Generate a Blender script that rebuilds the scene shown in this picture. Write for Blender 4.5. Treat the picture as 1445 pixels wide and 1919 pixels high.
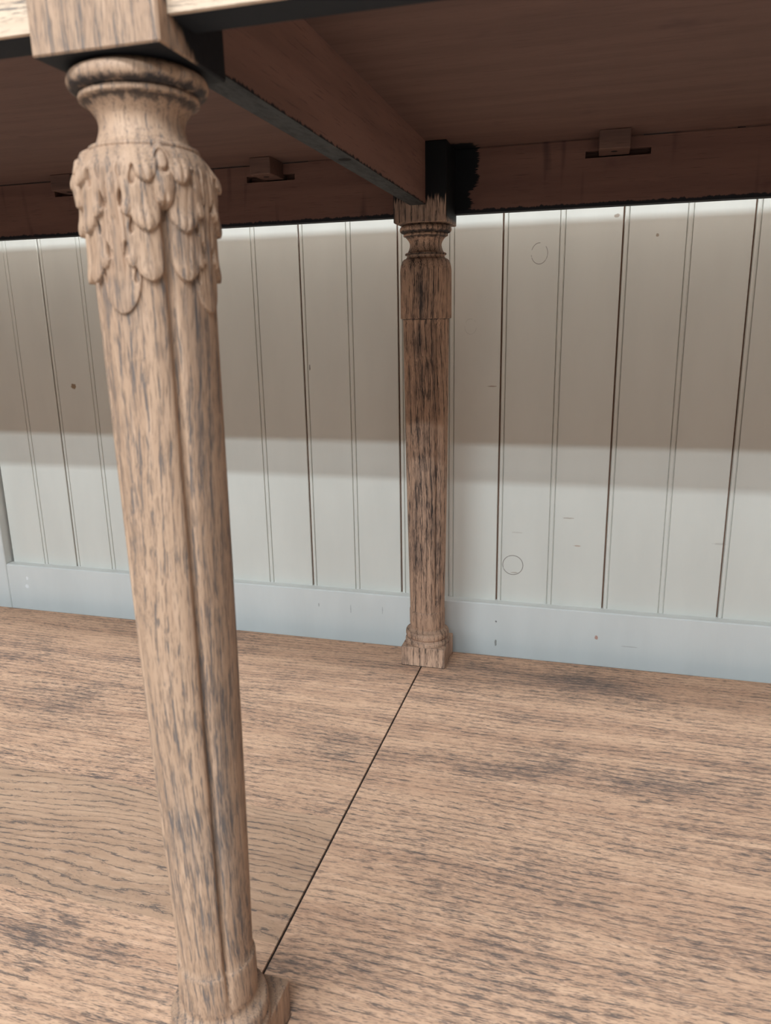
import bpy, math, random
import numpy as np
from mathutils import Vector, Matrix

for o in list(bpy.data.objects): bpy.data.objects.remove(o)
SC = bpy.context.scene
COL = SC.collection

# ---------------------------------------------------------------- camera
F_PX, YAW, PITCH, ROLL = 1405.08, 0.27642, -0.24935, -0.01852
CAM_POS = Vector((0.16047, -0.71939, 0.34870))
cy_, sy_, cp_, sp_ = math.cos(YAW), math.sin(YAW), math.cos(PITCH), math.sin(PITCH)
fwd = Vector((-sy_*cp_, cy_*cp_, sp_)); rgt = Vector((cy_, sy_, 0)); upv = rgt.cross(fwd)
r2 = rgt*math.cos(ROLL) + upv*math.sin(ROLL); u2 = upv*math.cos(ROLL) - rgt*math.sin(ROLL)
cam = bpy.data.cameras.new('camera'); camo = bpy.data.objects.new('camera', cam); COL.objects.link(camo)
M4 = Matrix((r2, u2, -fwd)).transposed().to_4x4(); M4.translation = CAM_POS
camo.matrix_world = M4
cam.sensor_fit = 'VERTICAL'; cam.sensor_height = 36.0; cam.sensor_width = 36.0*1445/1919
cam.lens = F_PX/1919*36.0
cam.clip_start = 0.01
cam.dof.use_dof = True; cam.dof.focus_distance = 0.72; cam.dof.aperture_fstop = 18.0
SC.camera = camo

# ---------------------------------------------------------------- light
SC.view_settings.view_transform = 'Standard'; SC.view_settings.look = 'None'
SC.view_settings.gamma = 1.0; SC.view_settings.use_curve_mapping = False
SC.view_settings.exposure = -0.06
wd = bpy.data.worlds.new('room_light'); SC.world = wd; wd.use_nodes = True
bg = wd.node_tree.nodes['Background']; bg.inputs[0].default_value = (1.0, 0.90, 0.80, 1); bg.inputs[1].default_value = 0.22

def area(name, loc, target, sx, sy, power, color):
    l = bpy.data.lights.new(name, 'AREA'); l.shape = 'RECTANGLE'; l.size = sx; l.size_y = sy
    l.energy = power; l.color = color
    o = bpy.data.objects.new(name, l); COL.objects.link(o); o.location = loc
    d = Vector(target) - Vector(loc)
    o.rotation_euler = d.to_track_quat('-Z', 'Y').to_euler()
    return o
# rows of ceiling tubes out in the room, in front of the sideboard
WHITE = (0.80, 0.94, 1.02)
area('ceiling_tube_far', (-0.6, -4.83, 2.23), (-0.6, 0, .1), 4.0, .05, 92, WHITE)
area('ceiling_tube_mid', (-0.6, -4.16, 2.23), (-0.6, 0, .1), 4.0, .05, 82, WHITE)
area('ceiling_tube_near', (-0.6, -2.3, 2.23), (-0.6, 0, .1), 4.0, .30, 155, WHITE)
area('ceiling_tube_wall', (0.0, -0.58, 2.25), (0, -.1, .5), 2.4, .05, 95, WHITE)
area('added_wall_gradient_light', (0.0, -0.27, 2.25), (0, -.27, 0), 2.4, .5, 68, (1.0, .955, .88))  # no known fixture: unseen panel added for the soft gradient under the apron

# ---------------------------------------------------------------- helpers
def mesh_obj(name, verts, faces, mat=None, parent=None, smooth=False, seed=None):
    me = bpy.data.meshes.new(name)
    me.from_pydata([tuple(v) for v in verts], [], [tuple(f) for f in faces]); me.update()
    if smooth: me.polygons.foreach_set('use_smooth', [True]*len(me.polygons))
    o = bpy.data.objects.new(name, me); COL.objects.link(o)
    if mat: me.materials.append(mat)
    if parent: o.parent = parent
    if seed is not None: o['seed'] = float(seed)
    return o

def prism(poly, z0, z1):
    n = len(poly)
    v = [(x, y, z0) for x, y in poly] + [(x, y, z1) for x, y in poly]
    f = [tuple(range(n-1, -1, -1)), tuple(range(n, 2*n))]
    f += [(i, (i+1) % n, n+(i+1) % n, n+i) for i in range(n)]
    return v, f

def box(x0, x1, y0, y1, z0, z1):
    return prism([(x0, y0), (x1, y0), (x1, y1), (x0, y1)], z0, z1)

def cbox(x0, x1, y0, y1, z0, z1, c=.0006):
    """box with small chamfers on all edges"""
    v = []; f = []
    def add(x, y, z): v.append((x, y, z)); return len(v)-1
    ids = {}
    for sx in (0, 1):
        for sy in (0, 1):
            for sz in (0, 1):
                X = (x0, x1)[sx]; Y = (y0, y1)[sy]; Z = (z0, z1)[sz]
                dx = c*(1-2*sx); dy = c*(1-2*sy); dz = c*(1-2*sz)
                ids[sx, sy, sz] = (add(X, Y+dy, Z+dz), add(X+dx, Y, Z+dz), add(X+dx, Y+dy, Z))
    g = lambda a, b, cc, k: ids[a, b, cc][k]
    for s in (0, 1):
        q = [g(s,0,0,0), g(s,1,0,0), g(s,1,1,0), g(s,0,1,0)]; f.append(q if s else q[::-1])
        q = [g(0,s,0,1), g(0,s,1,1), g(1,s,1,1), g(1,s,0,1)]; f.append(q if s else q[::-1])
        q = [g(0,0,s,2), g(1,0,s,2), g(1,1,s,2), g(0,1,s,2)]; f.append(q if s else q[::-1])
    for a in (0, 1):
        for b in (0, 1):
            f.append([g(0,a,b,1), g(1,a,b,1), g(1,a,b,2), g(0,a,b,2)])
            f.append([g(a,0,b,0), g(a,1,b,0), g(a,1,b,2), g(a,0,b,2)])
            f.append([g(a,b,0,0), g(a,b,1,0), g(a,b,1,1), g(a,b,0,1)])
    for k in ids.values(): f.append(list(k))
    return v, f

def fix_normals(o):
    import bmesh
    bm = bmesh.new(); bm.from_mesh(o.data); bmesh.ops.recalc_face_normals(bm, faces=bm.faces); bm.to_mesh(o.data); bm.free()
    return o

def merge(*parts):
    V = []; Fc = []
    for v, f in parts:
        b = len(V); V += list(v); Fc += [[i+b for i in q] for q in f]
    return V, Fc

class NT:
    """small node-graph writer"""
    def __init__(s, name):
        s.m = bpy.data.materials.new(name); s.m.use_nodes = True
        s.t = s.m.node_tree; s.b = s.t.nodes['Principled BSDF']
    def n(s, typ, ins=None, **kw):
        nd = s.t.nodes.new(typ)
        for k, v in kw.items(): setattr(nd, k, v)
        for k, v in (ins or {}).items(): s.set(nd.inputs[k], v)
        return nd
    def set(s, sock, v):
        if isinstance(v, bpy.types.NodeSocket): s.t.links.new(v, sock)
        else:
            if hasattr(sock.default_value, '__len__') and len(sock.default_value) == 4 and len(v) == 3: v = (*v, 1)
            sock.default_value = v
    def math(s, op, a, b=0.0, c=0.0, clamp=False):
        return s.n('ShaderNodeMath', {0: a, 1: b, 2: c}, operation=op, use_clamp=clamp).outputs[0]
    def add(s, a, b): return s.math('ADD', a, b)
    def sub(s, a, b): return s.math('SUBTRACT', a, b)
    def mul(s, a, b): return s.math('MULTIPLY', a, b)
    def vec(s, op, a, b=(0, 0, 0)):
        return s.n('ShaderNodeVectorMath', {0: a, 1: b}, operation=op).outputs[0]
    def sep(s, v): return s.n('ShaderNodeSeparateXYZ', {0: v}).outputs
    def comb(s, x, y, z): return s.n('ShaderNodeCombineXYZ', {0: x, 1: y, 2: z}).outputs[0]
    def noise(s, v, scale=1.0, detail=2.0, rough=.5, dist=0.0):
        return s.n('ShaderNodeTexNoise', {'Vector': v, 'Scale': scale, 'Detail': detail, 'Roughness': rough, 'Distortion': dist}).outputs[0]
    def ss(s, v, lo, hi, a=0.0, b=1.0):
        return s.n('ShaderNodeMapRange', {0: v, 1: lo, 2: hi, 3: a, 4: b}, interpolation_type='SMOOTHSTEP').outputs[0]
    def mix(s, fac, a, b, blend='MIX'):
        nd = s.t.nodes.new('ShaderNodeMix'); nd.data_type = 'RGBA'; nd.blend_type = blend
        s.set(nd.inputs[0], fac); s.set(nd.inputs[6], a); s.set(nd.inputs[7], b); return nd.outputs[2]
    def obj(s): return s.n('ShaderNodeTexCoord').outputs['Object']
    def seed(s): return s.n('ShaderNodeAttribute', attribute_type='OBJECT', attribute_name='seed').outputs['Fac']
    def done(s, color, rough=.6, spec=.3, height=None, bd=.0003, bs=.6):
        s.set(s.b.inputs['Base Color'], color); s.set(s.b.inputs['Roughness'], rough)
        s.b.inputs['Specular IOR Level'].default_value = spec
        if height is not None:
            bp = s.n('ShaderNodeBump', {'Height': height, 'Distance': bd, 'Strength': bs})
            s.t.links.new(bp.outputs[0], s.b.inputs['Normal'])
        return s.m

def oak(name, axis='x', light=(.69, .42, .275), mid=(.56, .325, .21), pore=(.075, .068, .070), dens=.60,
        kb=.24, kp=.20, kr=.12, ring=170., warp=.010, gs=95., as_=1900., pfac=.72, smudge=.25, stain=None, rough=.62, spec=.25, fine_k=.45):
    t = NT(name); co = t.obj()
    p = t.vec('ADD', co, t.vec('MULTIPLY', t.comb(t.seed(), t.seed(), t.seed()), (1.31, .77, .33)))
    x, y, z = t.sep(p)
    if axis == 'z': g, a, b = z, x, y
    elif axis == 'y': g, a, b = y, x, z
    else: g, a, b = x, y, z
    P = t.comb(g, a, b)
    w = t.mul(t.sub(t.noise(t.vec('MULTIPLY', P, (3.2, 9, 9)), 1, 2), .5), warp*2)
    w2 = t.mul(t.sub(t.noise(t.vec('MULTIPLY', P, (60, 150, 150)), 1, 2), .5), warp*.12)
    a2 = t.add(a, t.add(w, w2)); b2 = t.add(b, t.add(w, w2))
    Q = t.comb(g, a2, b2)
    bands = t.noise(t.vec('MULTIPLY', Q, (2.2, 55, 55)), 1, 2, .6)
    patch = t.noise(t.vec('MULTIPLY', Q, (9, 19, 19)), 1, 3, .65)
    fleck = t.noise(t.vec('MULTIPLY', Q, (60, 160, 160)), 1, 2, .6)
    s = t.math('FRACT', t.mul(t.add(a2, t.mul(b2, .55)), ring))
    rg = t.math('POWER', t.math('ABSOLUTE', t.sub(t.mul(s, 2), 1)), 3.0)
    shift = t.add(t.mul(t.sub(bands, .5), kb), t.mul(t.sub(patch, .5), kp))
    shift = t.add(shift, t.mul(t.sub(fleck, .5), .28))
    shift = t.add(shift, t.mul(rg, kr))
    # long dark pores, and a finer, fainter set between them
    pores = t.noise(t.vec('MULTIPLY', Q, (gs, as_, as_)), 1, 3, .65)
    pm = t.ss(t.sub(t.add(pores, shift), dens), 0.0, .075)
    fp = t.noise(t.vec('MULTIPLY', Q, (gs*1.4, as_*1.3, as_*1.3)), 1, 2, .6)
    fm = t.ss(t.sub(t.add(fp, t.mul(shift, .6)), dens-.055), 0.0, .10)
    c = t.mix(t.ss(bands, .32, .68), light, mid)
    fine = t.noise(t.vec('MULTIPLY', Q, (22, 420, 420)), 1, 2)
    c = t.mix(t.ss(fine, .3, .7, 0, .40), c, (mid[0]*.86, mid[1]*.82, mid[2]*.80))
    pale = t.noise(t.vec('MULTIPLY', Q, (45, 380, 380)), 1, 2)
    c = t.mix(t.ss(pale, .54, .72, 0, .40), c, (light[0]*1.15, light[1]*1.17, light[2]*1.22))
    c = t.mix(t.ss(t.add(patch, t.mul(t.sub(bands, .5), .5)), .55, .8, 0, smudge), c, (.17, .14, .125))
    c = t.mix(t.mul(fm, fine_k), c, (mid[0]*.34, mid[1]*.345, mid[2]*.39))
    c = t.mix(t.mul(pm, pfac), c, pore)
    if stain: c = stain(t, co, c)
    return t.done(c, rough, spec, t.math('SUBTRACT', 1.0, t.math('MAXIMUM', pm, t.mul(fm, .4))), .00035, .5)

def redwood(name, axis='x', a=(.15, .075, .056), b=(.115, .056, .043), stain=None):
    """dull red-brown secondary timber"""
    t = NT(name); co = t.obj(); x, y, z = t.sep(co)
    g, q, r = {'x': (x, y, z), 'y': (y, x, z), 'z': (z, x, y)}[axis]
    P = t.comb(g, q, r)
    s1 = t.noise(t.vec('MULTIPLY', P, (6, 60, 60)), 1, 3, .6)
    s2 = t.noise(t.vec('MULTIPLY', P, (40, 900, 900)), 1, 2, .6)
    s3 = t.noise(t.vec('MULTIPLY', P, (18, 24, 24)), 1, 3, .6)
    c = t.mix(t.ss(s1, .3, .7), a, b)
    c = t.mix(t.ss(s2, .58, .72, 0, .5), c, (b[0]*.45, b[1]*.45, b[2]*.5))
    c = t.mix(t.ss(s3, .60, .78, 0, .55), c, (b[0]*.55, b[1]*.5, b[2]*.6))
    if stain: c = stain(t, co, c)
    return t.done(c, .7, .2, s2, .0002, .3)

def simple(name, col, rough=.7, spec=.2, var=.15):
    t = NT(name); n = t.noise(t.obj(), 60, 4, .6)
    c = t.mix(t.ss(n, .3, .7), col, tuple(k*(1-var) for k in col))
    return t.done(c, rough, spec)

# ---- stains that were really brushed or left on the timber
BLACK = (.004, .0045, .006)
def residue(zs):
    """old black finish left in the turned grooves; at the plinth foot also painted contact shade"""
    def f(t, co, c):
        x, y, z = t.sep(co)
        n = t.noise(t.vec('MULTIPLY', co, (300, 300, 90)), 1, 3, .65)
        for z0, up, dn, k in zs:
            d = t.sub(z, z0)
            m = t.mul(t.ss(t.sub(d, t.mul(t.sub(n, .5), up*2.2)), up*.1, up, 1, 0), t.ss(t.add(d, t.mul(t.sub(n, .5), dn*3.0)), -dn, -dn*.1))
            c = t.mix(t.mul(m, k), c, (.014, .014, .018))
        return c
    return f

def block_black_front(t, co, c):
    """black brushed over the inner side and the foot of the front block"""
    x, y, z = t.sep(co)
    n = t.noise(t.vec('MULTIPLY', co, (500, 500, 60)), 1, 3, .6)
    d = t.add(t.sub(z, .4337), t.mul(t.add(y, .4640), .68))
    m = t.mul(t.ss(t.add(d, t.mul(t.sub(n, .5), .006)), -.002, .0022), t.ss(y, -.4835, -.4825))
    m = t.math('MAXIMUM', m, t.ss(z, .43372, .43390, 1, 0))
    return t.mix(m, c, (.008, .008, .010))

def block_black(ylim, zlim, zsoft):
    """black brushed on the upper inner part of a square block"""
    def f(t, co, c):
        x, y, z = t.sep(co)
        n = t.noise(t.vec('MULTIPLY', co, (700, 700, 25)), 1, 2, .6)
        m1 = t.ss(t.add(z, t.mul(t.sub(n, .5), zsoft)), zlim, zlim+.004)
        m2 = t.ss(t.add(y, t.mul(t.sub(n, .5), .01)), ylim, ylim+.004)
        m3 = t.mul(t.ss(t.math('ABSOLUTE', x), .0236, .0240), t.ss(t.add(z, t.mul(t.sub(n, .5), .01)), .4355, .4385))
        c = t.mix(t.math('MAXIMUM', t.mul(m1, m2), m3), c, BLACK)
        return c
    return f

def apron_stain(t, co, c):
    x, y, z = t.sep(co)
    n = t.noise(t.vec('MULTIPLY', co, (40, 40, 900)), 1, 3, .65)
    n2 = t.noise(t.vec('MULTIPLY', co, (1, 1, 70)), 1, 2, .5)
    lim = t.add(.034, t.mul(t.sub(n2, .5), .010))
    lim = t.add(lim, t.ss(z, .462, .470, 0, .007))
    m = t.ss(t.add(x, t.mul(t.sub(n, .5), .016)), t.add(lim, .004), t.add(lim, .0052), 1, 0)
    m = t.mul(m, t.ss(x, -.001, .001))
    c = t.mix(m, c, BLACK)
    e = t.noise(t.vec('MULTIPLY', co, (220, 1, 1)), 1, 3, .6)
    m2 = t.ss(t.add(z, t.mul(t.sub(e, .5), -.005)), .4465, .4478, 1, 0)   # brushed bottom edge
    c = t.mix(m2, c, (.010, .010, .013))
    # run marks down the face
    v = t.noise(t.vec('MULTIPLY', co, (55, 1, 7)), 1, 2, .5)
    return t.mix(t.ss(v, .60, .74, 0, .6), c, (.035, .018, .018))

def top_stain(t, co, c):
    x, y, z = t.sep(co)
    n = t.noise(t.vec('MULTIPLY', co, (260, 260, 1)), 1, 3, .6)
    m = t.mul(t.ss(t.add(t.math('ABSOLUTE', t.sub(x, .006)), t.mul(t.sub(n, .5), .02)), .036, .039, 1, 0),
              t.ss(t.add(y, t.mul(t.sub(n, .5), .012)), -.006, -.001))
    return t.mix(m, c, BLACK)

def rail_stain(t, co, c):
    x, y, z = t.sep(co)
    e = t.noise(t.vec('MULTIPLY', co, (1, 300, 1)), 1, 3, .6)
    m = t.ss(t.add(z, t.mul(t.sub(e, .5), -.006)), .4486, .4498, 1, 0)
    c = t.mix(m, c, (.012, .012, .015))
    g = t.noise(t.vec('MULTIPLY', co, (300, 90, 1)), 1, 3, .6)
    under = t.ss(z, .44815, .44835, 1, 0)
    return t.mix(under, c, t.mix(t.ss(g, .35, .7), (.052, .054, .054), (.020, .021, .023)))

M = {}
M['shelf'] = oak('oak_stripped_shelf', 'x', dens=.574, fine_k=.66, kb=.15, kp=.34, gs=130., as_=1700.)
M['shelf_cath'] = oak('oak_stripped_flame', 'x', (.54, .335, .22), (.44, .265, .172), dens=.645, kb=.14, kp=.12, kr=.22, ring=150., warp=.034, smudge=.12)
LEGZ = [(.4266, .0022, .0010, .92), (.4234, .0008, .0022, .8)]
FL, FM = (.425, .265, .175), (.35, .212, .138)
M['front_leg'] = oak('oak_stripped_leg', 'z', FL, FM, dens=.590, gs=75., as_=1700., kr=.13, ring=230., kb=.22, kp=.26, smudge=.30, pfac=.74, fine_k=.6, stain=residue(LEGZ))
M['front_block'] = oak('oak_front_block', 'z', FL, FM, dens=.585, gs=75., as_=1700., pfac=.7, stain=block_black_front)
M['leaf'] = oak('oak_carved_leaf', 'z', FL, FM, dens=.605, gs=75., as_=1700., kb=.15, kp=.25, smudge=.2, pfac=.7, fine_k=.6)
M['back_leg'] = oak('oak_dark_leg', 'z', (.58, .375, .26), (.455, .285, .195), dens=.580, gs=45., as_=2000., kb=.32, kp=.34, smudge=.80, fine_k=.75, pore=(.022, .020, .022), pfac=.88, stain=residue(LEGZ + [(.4078, .0009, .0009, .9), (.3498, .0005, .0008, .9), (.0006, .0010, .0010, .95)]))  # lowest band: black residue plus a painted contact line round the plinth foot
M['back_block'] = oak('oak_back_block', 'z', (.36, .235, .17), (.28, .18, .13), dens=.565, gs=40., as_=1500., pore=(.02, .018, .02), pfac=.9, fine_k=.75, stain=block_black(-.1, .450, .030))
M['front_rail'] = oak('oak_front_rail', 'x', (.60, .43, .31), (.50, .34, .24), dens=.60)
M['apron'] = redwood('apron_timber', 'x', stain=apron_stain)
M['underside'] = redwood('underside_timber', 'x', (.145, .083, .067), (.116, .066, .054), stain=top_stain)
M['cross'] = redwood('cross_rail_timber', 'y', (.25, .135, .105), (.195, .105, .082), stain=rail_stain)
M['button'] = redwood('button_timber', 'x', (.13, .072, .055), (.08, .044, .036))
M['black'] = simple('black_finish_and_seam_shade', (.014, .0145, .017), .75)
M['hole'] = simple('screw_hole_dark', (.01, .008, .008), .9)
M['steel'] = simple('dull_steel', (.2, .19, .18), .45, .5)
M['tongue'] = simple('bare_pine_tongue', (.22, .125, .085), .8)
M['floor'] = simple('grey_floor', (.30, .27, .24), .6)

# ---- painted panelling
def paint(name, rings=(), dashes=(), col=(.715, .695, .64)):
    t = NT(name); co = t.obj(); x, y, z = t.sep(co)
    n = t.noise(t.vec('MULTIPLY', co, (30, 30, 8)), 1, 3, .5)
    c = t.mix(t.ss(n, .3, .7), col, tuple(k*.95 for k in col))
    h = t.noise(t.vec('MULTIPLY', co, (250, 250, 40)), 1, 2, .6)
    nn = t.noise(co, 420, 3, .7)
    for rx, rz, a, b, k, gap in rings:
        dx = t.mul(t.sub(x, rx), 1/a); dz = t.mul(t.sub(z, rz), 1/b)
        r = t.math('SQRT', t.add(t.mul(dx, dx), t.mul(dz, dz)))
        d = t.math('ABSOLUTE', t.sub(r, 1.0))
        m = t.mul(t.ss(d, .0, .065, 1, 0), t.ss(t.noise(co, 150, 2, .6), gap, gap+.12))
        c = t.mix(t.mul(m, k), c, (.13, .10, .08))
    for dx0, dz0, a, b, k, colr in dashes:
        dx = t.mul(t.sub(x, dx0), 1/a); dz = t.mul(t.sub(z, dz0), 1/b)
        r = t.add(t.math('SQRT', t.add(t.mul(dx, dx), t.mul(dz, dz))), t.mul(t.sub(nn, .5), 1.2))
        c = t.mix(t.ss(r, .6, 1.0, k, 0), c, colr)
    return t.done(c, .45, .35, h, .0004, .25)
BR = (.30, .21, .15)
RINGS = [(.0995, .4096, .0078, .0098, .8, .38), (.0814, .0904, .0108, .0108, .85, .28), (.0329, .3417, .006, .0076, .25, .42)]
DASH = [(.148, .1163, .0045, .0009, .7, (.45, .30, .22)), (.0856, .1272, .0075, .0009, .5, (.52, .47, .42)),
        (.1375, .1459, .0065, .0009, .5, BR), (.0835, .082, .005, .0009, .5, BR), (-.449, .2791, .0042, .0038, .9, (.26, .16, .08)),
        (.0556, .2817, .0055, .0007, .8, BR), (.170, .4405, .0035, .0020, .7, BR), (.207, .4215, .0016, .0018, .8, BR),
        (.285, .1270, .0075, .0014, .5, (.45, .41, .37)), (-.1435, .3010, .0008, .0035, .8, (.05, .04, .03))]
M['paint'] = paint('white_painted_boards', RINGS, DASH)
M['paint_rail'] = paint('white_painted_frame', (), [(.172, .020, .0022, .0028, .8, (.5, .22, .15)), (.066, .0285, .0012, .0012, .8, (.1, .1, .1)),
        (-.548, .020, .0035, .0030, .9, (.9, .9, .9)), (-.546, .031, .0022, .003, .9, (.9, .9, .9)),
        (-.101, .028, .0007, .006, .5, (.3, .3, .3)), (-.063, .030, .0006, .0055, .5, (.3, .3, .3)), (.066, .0035, .0014, .005, .7, (.2, .18, .16)),
        (.206, .013, .010, .0008, .4, (.4, .38, .35)), (-.140, .030, .0008, .003, .5, (.2, .2, .2))], (.735, .738, .715))

# ================================================================ setting
ZF = -.175
def struct(o): o['kind'] = 'structure'; return o
struct(mesh_obj('floor', *box(-2.2, 2.2, -5.5, .12, ZF-.05, ZF), M['floor']))
YB, YR = .060, .048          # front of boards, front of the panel frame
wall = struct(mesh_obj('wall_back', *box(-2.2, 2.2, .0715, .12, ZF, 1.7), M['paint']))

def board_profile(x0, x1, xb, first=False):
    """plan outline of one tongued board: bead at the joint, double line in the middle"""
    p = []
    def vgroove(xc, w=.0010, d=.0016): p.extend([(xc-w/2, YB), (xc-w*.15, YB+d), (xc+w*.15, YB+d), (xc+w/2, YB)])
    def bead(xa, xe):
        for i in range(7):
            a = math.pi*i/6; p.append(((xa+xe)/2-(xe-xa)/2*math.cos(a), YB+.0004-.00045*math.sin(a)))
    p.append((x0+.0007, YB+.0105)); p.append((x0+.0007, YB+.0022))
    if not first:
        bead(x0+.0013, x0+.0043); vgroove(x0+.0050)
    else: p.append((x0+.0012, YB))
    vgroove(xb); bead(xb+.0009, xb+.0041); vgroove(xb+.0050)
    p.append((x1-.0013, YB)); p.append((x1-.0007, YB+.0006)); p.append((x1-.0007, YB+.0105))
    return p
joints = [-.575, -.4762, -.3677, -.2592, -.1508, -.0433, .0641, .1763, .2893, .3985, .507, .6155, .724, .8325, .941, 1.0495, 1.158]
mids = [-.5250, -.4236, -.3135, -.2055, -.0979, .0110, .1184, .2323, .3435]
rnd = random.Random(4)
for i in range(len(joints)-1):
    xb = mids[i] if i < len(mids) else (joints[i]+joints[i+1])/2
    b = mesh_obj('board', *prism(board_profile(joints[i], joints[i+1], xb, i == 0), ZF, 1.7), M['paint'], wall)
    fix_normals(b)
for i in range(1, len(joints)-1):    # bare tongue showing in the open joint
    fix_normals(mesh_obj('tongue', *box(joints[i]-.0006, joints[i]+.0006, YB+.0030, YB+.0100, ZF, 1.7), M['tongue'], wall))
lj = [-.575-.095-.1085*k for k in range(9)]
for i in range(len(lj)-1):
    b = mesh_obj('board', *prism(board_profile(lj[i+1], lj[i], (lj[i+1]+lj[i])/2), ZF, 1.7), M['paint'], wall); fix_normals(b)
# panel frame: a stile left of the boards and a rail along their foot
STX = -.5775
fix_normals(mesh_obj('stile', *cbox(STX-.092, STX, YR, .0715, ZF, 1.7, .0010), M['paint_rail'], wall))
struct(fix_normals(mesh_obj('baseboard_back', *cbox(STX+.0003, 2.2, YR, .0712, ZF, .0485, .0012), M['paint_rail'])))
struct(fix_normals(mesh_obj('baseboard_left', *cbox(-2.2, STX-.0925, YR, .0712, ZF, .0485, .0012), M['paint_rail'])))

# ================================================================ the sideboard
SB = bpy.data.objects.new('sideboard', None); COL.objects.link(SB); SB.empty_display_size = .1
SB['label'] = 'oak sideboard with stripped lower shelf, carved front leg and dark red-brown underside'
SB['category'] = 'sideboard'
XL, XR = -.98, .98
YS0, YS1 = -.515, .0215
FY = -.461      # front leg axis
PW = .023       # plinth half width
TH = .024

# ---- lower shelf: glued planks, two halves that meet under the middle legs
g0, g1 = -.0029, -.0012
def plank(poly, seed, mat='shelf'):
    o = mesh_obj('shelf_plank', *prism(poly, -TH, 0), M[mat], SB, seed=seed); return fix_normals(o)
def rect(x0, x1, y0, y1): return [(x0, y0), (x1, y0), (x1, y1), (x0, y1)]
plank(rect(XL, g0, -.130, YS1), 1.0)
plank(rect(XL, g0, -.277, -.130), 2.3)
plank(rect(XL, g0, -.392, -.277), 3.1, 'shelf_cath')
plank(rect(XL, g0, YS0, -.392), 4.7)
nx = PW+.0009
plank([(g1, -.098), (XR, -.098), (XR, YS1), (nx, YS1), (nx, -PW+.0005), (g1, -PW+.0005)], 5.2)
plank(rect(g1, XR, -.236, -.098), 6.4)
plank(rect(g1, XR, -.378, -.236), 7.9)
plank([(g1+.0245, YS0), (XR, YS0), (XR, -.378), (g1, -.378), (g1, -.4305), (g1+.0245, -.4305)], 8.6)
# narrow piece under the front plinth, bearers and feet below
fix_normals(mesh_obj('shelf_infill', *box(g1, g1+.0236, YS0, -.4312, -TH, 0), M['shelf'], SB, seed=9.3))
fix_normals(mesh_obj('shelf_infill', *box(g1, nx-.0004, -PW+.0008, YS1, -TH, 0), M['shelf'], SB, seed=9.9))
fix_normals(mesh_obj('seam_shade_strip', *box(g0+.0001, g1-.0001, YS0+.002, YS1-.002, -TH+.001, -.0016), M['black'], SB))  # black strip added inside the open seam to paint its shade
for yy in (-.49, -.24, .0):
    fix_normals(mesh_obj('shelf_bearer', *cbox(XL+.02, XR-.02, yy-.012, yy+.012, -TH-.06, -TH, .001), M['black'], SB))

def lathe(prof, n=96, mod=None, cx=0, cy=0):
    prof = np.array(prof); th = np.linspace(0, 2*np.pi, n, endpoint=False)
    R = np.repeat(prof[:, :1], n, 1); Z = np.repeat(prof[:, 1:2], n, 1); T = np.repeat(th[None], len(prof), 0)
    if mod is not None: R = mod(R, Z, T)
    V = np.stack([cx+R*np.sin(T), cy-R*np.cos(T), Z], -1).reshape(-1, 3)     # angle 0 faces the room (-y), +90 is +x
    Fc = []
    m = len(prof)
    for i in range(m-1):
        for j in range(n):
            k = (j+1) % n
            Fc.append((i*n+j, i*n+k, (i+1)*n+k, (i+1)*n+j))
    Fc.append(tuple(range(n-1, -1, -1))); Fc.append(tuple((m-1)*n+j for j in range(n)))
    return V.tolist(), Fc

def arc(r0, z0, r1, z1, bulge, k=8):
    """points from (r0,z0) to (r1,z1) bowed out (+) or in (-) by bulge"""
    out = []
    for i in range(k+1):
        s = i/k
        dr, dz = r1-r0, z1-z0; L = math.hypot(dr, dz) or 1
        b = bulge*math.sin(math.pi*s)
        out.append((r0+dr*s+b*dz/L, z0+dz*s-b*dr/L))
    return out
def torus(rin, z0, z1, rmax, k=10):
    return [(rin+(rmax-rin)*math.sin(math.pi*i/k)**.75, z0+(z1-z0)*(.5-.5*math.cos(math.pi*i/k))) for i in range(k+1)]

def leg_profile(r_bot, r_top, carved):
    p = [(.0222, .0212), (.0228, .0222)]
    p += arc(.0228, .0222, .0222, .0258, .0005, 5)
    p += [(.0203, .0266), (.0203, .0272)]
    p += torus(.0203, .0272, .0350, .0226, 10)
    p += arc(.0196, .0352, .0180, .0400, -.0012, 7)
    p += [(.0183, .0420), (.0184, .0560), (.0182, .0572), (.0178, .0576)]
    p += [(r_bot, .0580)]
    for i in range(1, 60):
        s = i/60; p.append((r_bot+(r_top-r_bot)*s + .0006*math.sin(math.pi*s), .058+(.3500-.058)*s))
    if carved:
        p += [(r_top, .3500)] + [(r_top+.0004*i/20, .350+.042*i/20) for i in range(1, 21)]
        p += arc(r_top+.0008, .3930, .0182, .4085, .0028, 12)
    else:
        p += [(r_top, .3498), (.0238, .3503), (.0241, .3510), (.0240, .385)]
        p += [(.0192+.0048*math.cos(math.pi/2*i/12), .3915+.0125*math.sin(math.pi/2*i/12)) for i in range(13)] + [(.0182, .4046)]
    p += [(.0172, .4068), (.0190, .4074), (.0193, .4082), (.0190, .4090), (.0172, .4096)]
    p += arc(.0166, .4100, .0190, .4236, -.0030, 14)
    p += [(.0205, .4240), (.0207, .4250), (.0204, .4258), (.0196, .4262)]
    p += torus(.0198, .4264, .4330, .0240, 12)
    p += [(.0200, .4345)]
    if carved:      # the front leg has a taller foot moulding
        st = lambda z: z if z < .0266 else (.0266+(z-.0266)*1.16 if z < .0582 else z+.0050*max(0, (.12-z)/.062))
        p = [(r*(1.02 if z < .036 else 1), st(z)) for r, z in p]
    return p

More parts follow.
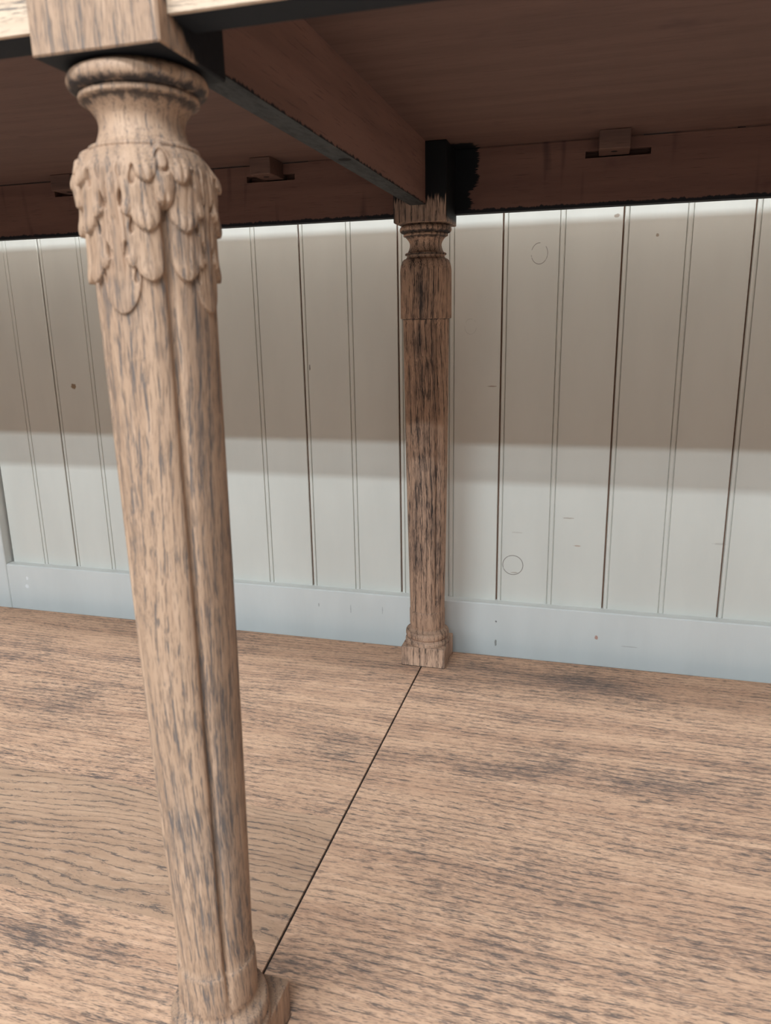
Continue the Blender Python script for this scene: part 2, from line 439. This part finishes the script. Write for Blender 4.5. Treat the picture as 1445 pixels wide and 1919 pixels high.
def clover(z_lo, z_hi, depth, width):
    def f(R, Z, T):
        d = np.abs(((np.degrees(T)-45) % 90)); d = np.minimum(d, 90-d)
        env = np.clip((Z-z_lo)/.006, 0, 1)*np.clip((z_hi-Z)/.006, 0, 1)
        return R - env*groove_profile(d, depth, width)
    return f

def block(name, x0, x1, y0, y1, z0, z1, mat, parent, seed):
    return fix_normals(mesh_obj(name, *cbox(x0, x1, y0, y1, z0, z1, .0007), M[mat], parent, seed=seed))

def back_leg(cx, cy, seed):
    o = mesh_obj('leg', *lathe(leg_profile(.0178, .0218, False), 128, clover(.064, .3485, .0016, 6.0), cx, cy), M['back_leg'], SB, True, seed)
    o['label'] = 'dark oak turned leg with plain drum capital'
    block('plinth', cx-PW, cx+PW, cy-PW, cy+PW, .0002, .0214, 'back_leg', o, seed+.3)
    block('corner_block', cx-.0243, cx+.0243, cy-.0243, cy+.0243, .4337, .4999, 'back_block', o, seed+.6)
    return o

RL = 0.0214
def groove_profile(d, depth, width):
    return np.exp(-(d/width)**2)*depth + np.exp(-(d/(width*3.5))**2)*depth*.25

def lobe_field():
    """height of one acanthus leaf over the leg, degrees from the leaf's midrib by height"""
    nu, nz = 181, 210
    u = np.linspace(-44.8, 44.8, nu); z = np.linspace(.3490, .4080, nz)
    U, Z = np.meshgrid(u, z)
    A = np.abs(U)
    H = np.full_like(U, -.0006)
    fade = np.clip((.4080-Z)/.0075, 0, 1)**.6
    # rows of scalloped lobes, lowest first: u0, tip, rounded length, half width, height, lean
    rows = [(0, .3527, .0130, 20.0, .0010, 0), (29.5, .3635, .0090, 14.8, .0018, 260),
            (14.0, .3680, .0070, 8.0, .0017, 200), (29.5, .3797, .0090, 15.0, .0027, 300),
            (13.5, .3845, .0070, 8.0, .0025, 200), (31.5, .3950, .0085, 12.5, .0034, 380)]
    for u0, zt, ln, hw, h, lean in rows:
        uc = u0-np.clip(Z-zt, 0, .03)*lean
        rise = np.clip((Z-zt)/ln, 0, 1)
        w = np.where(Z < zt, 1e-6, hw*np.sqrt(np.clip(1-(1-rise)**2, 0, 1)))
        d = np.abs(A-uc)/np.maximum(w, 1e-6)
        e1 = (1-d)*w                                   # degrees inside the lobe
        edge = np.clip(e1/.8, 0, 1); edge = edge*edge*(3-2*edge)
        if u0:                                         # above its tip the row runs smoothly into the midrib
            e2 = np.clip((Z-(zt+ln*.9)-(uc-A)*.0003)/.009, 0, 1)*np.clip((uc-A+1)/1.0, 0, 1)
            edge = np.maximum(edge, e2*e2*(3-2*e2))
        crown = .80+.20*np.sqrt(np.clip(1-np.clip(d, 0, 1)**2, 0, 1))
        curl = 1.0+.40*np.exp(-((Z-zt-ln*.25)/(ln*.45))**2)*np.clip(1.3-d, 0, 1)
        flute = 1-.08*np.exp(-((A-uc)/1.5)**2)-.05*np.exp(-((A-uc-6.5)/1.5)**2)-.05*np.exp(-((A-uc+6.5)/1.5)**2)
        H = np.where(edge > 0, np.maximum(H, (h*crown*curl*flute*fade+.0006)*edge-.0006), H)
    H += .0006*np.exp(-(U/2.6)**2)*np.clip((Z-.358)/.01, 0, 1)*np.clip((.404-Z)/.008, 0, 1)
    for off in (6.0, 11.0):
        H -= .0005*np.exp(-((A-(off-(Z-.37)*60))/1.0)**2)*np.clip((Z-.360)/.008, 0, 1)*np.clip((.402-Z)/.008, 0, 1)
    # drilled, drop shaped eyes between the lobes
    for eu, ez, sz in ((16.0, .3655, 1.1), (8.5, .3740, 1.2), (16.0, .3818, 1.2), (8.5, .3900, 1.3), (20.5, .3975, 1.4), (10.0, .4000, 1.3)):
        du = (A-eu-(Z-ez)*250)*.385; dz = (Z-ez)*1000
        r = np.sqrt((du/(.55*(1-.12*np.clip(dz, -2, 3))))**2+(dz/1.9)**2)/sz
        H -= .0048*np.exp(-r**4)
    rb = np.interp(Z, [.349, .390, .394, .400, .404, .408], [RL, RL+.0003, RL+.0004, RL-.0002, RL-.0014, RL-.0030])
    rb = rb-groove_profile(45-A, .0034, 3.4)*np.clip((.396-Z)/.006, 0, 1)
    return U, Z, rb+H

def leaf(parent, cx, cy, ang, seed):
    T, Z, R = lobe_field()
    nz, nu = T.shape
    a = np.radians(T+ang)
    V = np.stack([cx+R*np.sin(a), cy-R*np.cos(a), Z], -1).reshape(-1, 3)
    # inner skin closes the leaf so it is a solid piece
    Ri = np.full_like(R, .0150)
    V2 = np.stack([cx+Ri*np.sin(a), cy-Ri*np.cos(a), Z], -1).reshape(-1, 3)
    Fc = []
    for i in range(nz-1):
        for j in range(nu-1):
            k = i*nu+j; Fc.append((k, k+1, k+nu+1, k+nu))
    b = nz*nu
    ring = [j for j in range(nu)] + [i*nu+nu-1 for i in range(1, nz)] + [(nz-1)*nu+j for j in range(nu-2, -1, -1)] + [i*nu for i in range(nz-2, 0, -1)]
    VV = V.tolist() + V2[ring].tolist(); m = len(ring)
    for i in range(m):
        k = (i+1) % m; Fc.append((ring[k], ring[i], b+i, b+k))
    o = mesh_obj('acanthus_leaf', VV, Fc, M['leaf'], parent, True, seed)
    return o

def bud(parent, cx, cy, ang, seed):
    n, m = 51, 61
    u = np.linspace(-15.5, 15.5, n); z = np.linspace(.3868, .4085, m)
    U, Z = np.meshgrid(u, z)
    du = U*.40; dz = (Z-.3985)*1000
    w = np.interp(Z, [.3868, .389, .394, .400, .405, .4085], [1.5, 3.6, 5.2, 4.4, 3.4, 1.2])
    d = np.clip(1-(du/w)**2, 0, 1)
    lz = np.clip((Z-.3868)/.0025, 0, 1)*np.clip((.4085-Z)/.003, 0, 1)
    H = .0046*np.sqrt(d)*np.sqrt(lz)
    r = np.sqrt((du/2.1)**2+((Z-.4020)*1000/3.4)**2)      # small oval eye near the top
    H -= .0016*np.exp(-((r-1.0)/.22)**2)
    H -= .0014*np.exp(-(du/.5)**2)*np.clip((.3925-Z)/.004, 0, 1)   # cleft at the foot
    rb = np.interp(Z, [.386, .394, .400, .404, .4085], [RL-.001, RL-.0004, RL-.0008, RL-.0018, RL-.0034])
    R = rb+H; a = np.radians(U+ang)
    V = np.stack([cx+R*np.sin(a), cy-R*np.cos(a), Z], -1).reshape(-1, 3)
    Fc = [(i*n+j, i*n+j+1, (i+1)*n+j+1, (i+1)*n+j) for i in range(m-1) for j in range(n-1)]
    return mesh_obj('bud', V.tolist(), Fc, M['leaf'], parent, True, seed)

def front_leg(cx, cy, seed):
    o = mesh_obj('leg', *lathe(leg_profile(.0172, RL, True), 160, clover(.0480, .396, .0032, 3.4), cx, cy), M['front_leg'], SB, True, seed)
    o['label'] = 'pale stripped oak leg with carved leaf capital and grooved shaft'
    block('plinth', cx-.0225, cx+.0225, cy-.0230, cy+.0300, .0002, .0214, 'front_leg', o, seed+.3)
    block('corner_block', cx-.0224, cx+.0248, -.4870, -.4425, .4337, .4999, 'front_block', o, seed+.6)
    for k in range(4):
        leaf(o, cx, cy, 90*k, seed+.1*k)
        bud(o, cx, cy, 45+90*k, seed+.1*k)
    return o

back_leg(0, 0, 11.0)
front_leg(0, FY, 21.0)

# ---- upper part
fix_normals(mesh_obj('top_board', *cbox(XL-.02, XR+.02, -.515, .030, .5000, .5250, .0015), M['underside'], SB))
ZB, ZT = .4441, .4987
YA0, YA1 = .0167, .0285
# back apron with the button slots cut into its inner face
slots = [(-.4100, -.3600), (-.1850, -.1340), (.1400, .1945), (.44, .49)]
parts = []; xs = XL
for a, b in slots:
    parts.append(box(xs, a, YA0, YA1, ZB, ZT))
    parts.append(box(a, b, YA0, YA1, ZB, .4838)); parts.append(box(a, b, YA0, YA1, .4895, ZT)); parts.append(box(a, b, YA0+.011, YA1, .4838, .4895))
    xs = b
parts.append(box(xs, XR, YA0, YA1, ZB, ZT))
# packing strip that closes most of the gap under the top
for a, b in ((XL, -.50), (-.12, .188), (.213, .262), (.268, XR)):
    parts.append(box(a, b, YA0+.001, YA1, ZT, .4999))
fix_normals(mesh_obj('back_apron', *merge(*parts), M['apron'], SB))
# front rail: pale outer face, black brushed lower edge and inside
for a, b in ((XL, -.0226), (.0250, XR)):
    fr = fix_normals(mesh_obj('front_rail', *box(a, b, -.4812, -.4790, .4432, .4999), M['front_rail'], SB, seed=31))
    fix_normals(mesh_obj('rail_core', *box(a, b, -.4790, -.4640, .4430, .4999), M['black'], fr))
cr = fix_normals(mesh_obj('cross_rail', *box(-.0088, .0053, -.4424, -.0244, .4482, .4999), M['cross'], SB))
def ring_disc(name, cx, cy, z, r, mat, parent, up=-1, k=16):
    v = [(cx+r*math.cos(2*math.pi*i/k), cy+r*math.sin(2*math.pi*i/k), z) for i in range(k)] + \
        [(cx+r*math.cos(2*math.pi*i/k), cy+r*math.sin(2*math.pi*i/k), z-.0003*up) for i in range(k)]
    f = [tuple(range(k)), tuple(range(2*k-1, k-1, -1))] + [(i, (i+1) % k, k+(i+1) % k, k+i) for i in range(k)]
    return fix_normals(mesh_obj(name, v, f, M[mat], parent))
ring_disc('screw_hole', -.0010, -.2296, .44815, .0042, 'hole', cr)
# wooden buttons that hold the top to the apron
def button(xc, w, yd):
    v, f = merge(cbox(xc-w/2, xc+w/2, YA0-yd, YA0-.0003, .4848, .4999, .0006), box(xc-w*.47, xc+w*.47, YA0-.0005, YA0+.0095, .4855, .4890))
    o = fix_normals(mesh_obj('button', v, f, M['button'], SB))
    ring_disc('screw', xc, YA0-yd*.55, .48475, .0028, 'hole', o)
for xc, w, yd in ((-.3800, .024, .0280), (-.1560, .021, .0320), (.1640, .0255, .0290), (.4620, .026, .028)): button(xc, w, yd)

# ---- ends and feet, outside the picture
for x in (XL+.03, XR-.03):
    for y in (-.46, 0.0):
        p = [(.014, ZF), (.020, ZF+.01), (.024, ZF+.035), (.020, ZF+.06), (.026, ZF+.075), (.026, -TH-.06)]
        mesh_obj('foot', *lathe(p, 24, None, x, y), M['back_leg'], SB, True, 3)
    fix_normals(mesh_obj('end_panel', *cbox(x-.012, x+.012, -.44, .01, 0, .5, .001), M['shelf'], SB, seed=5))
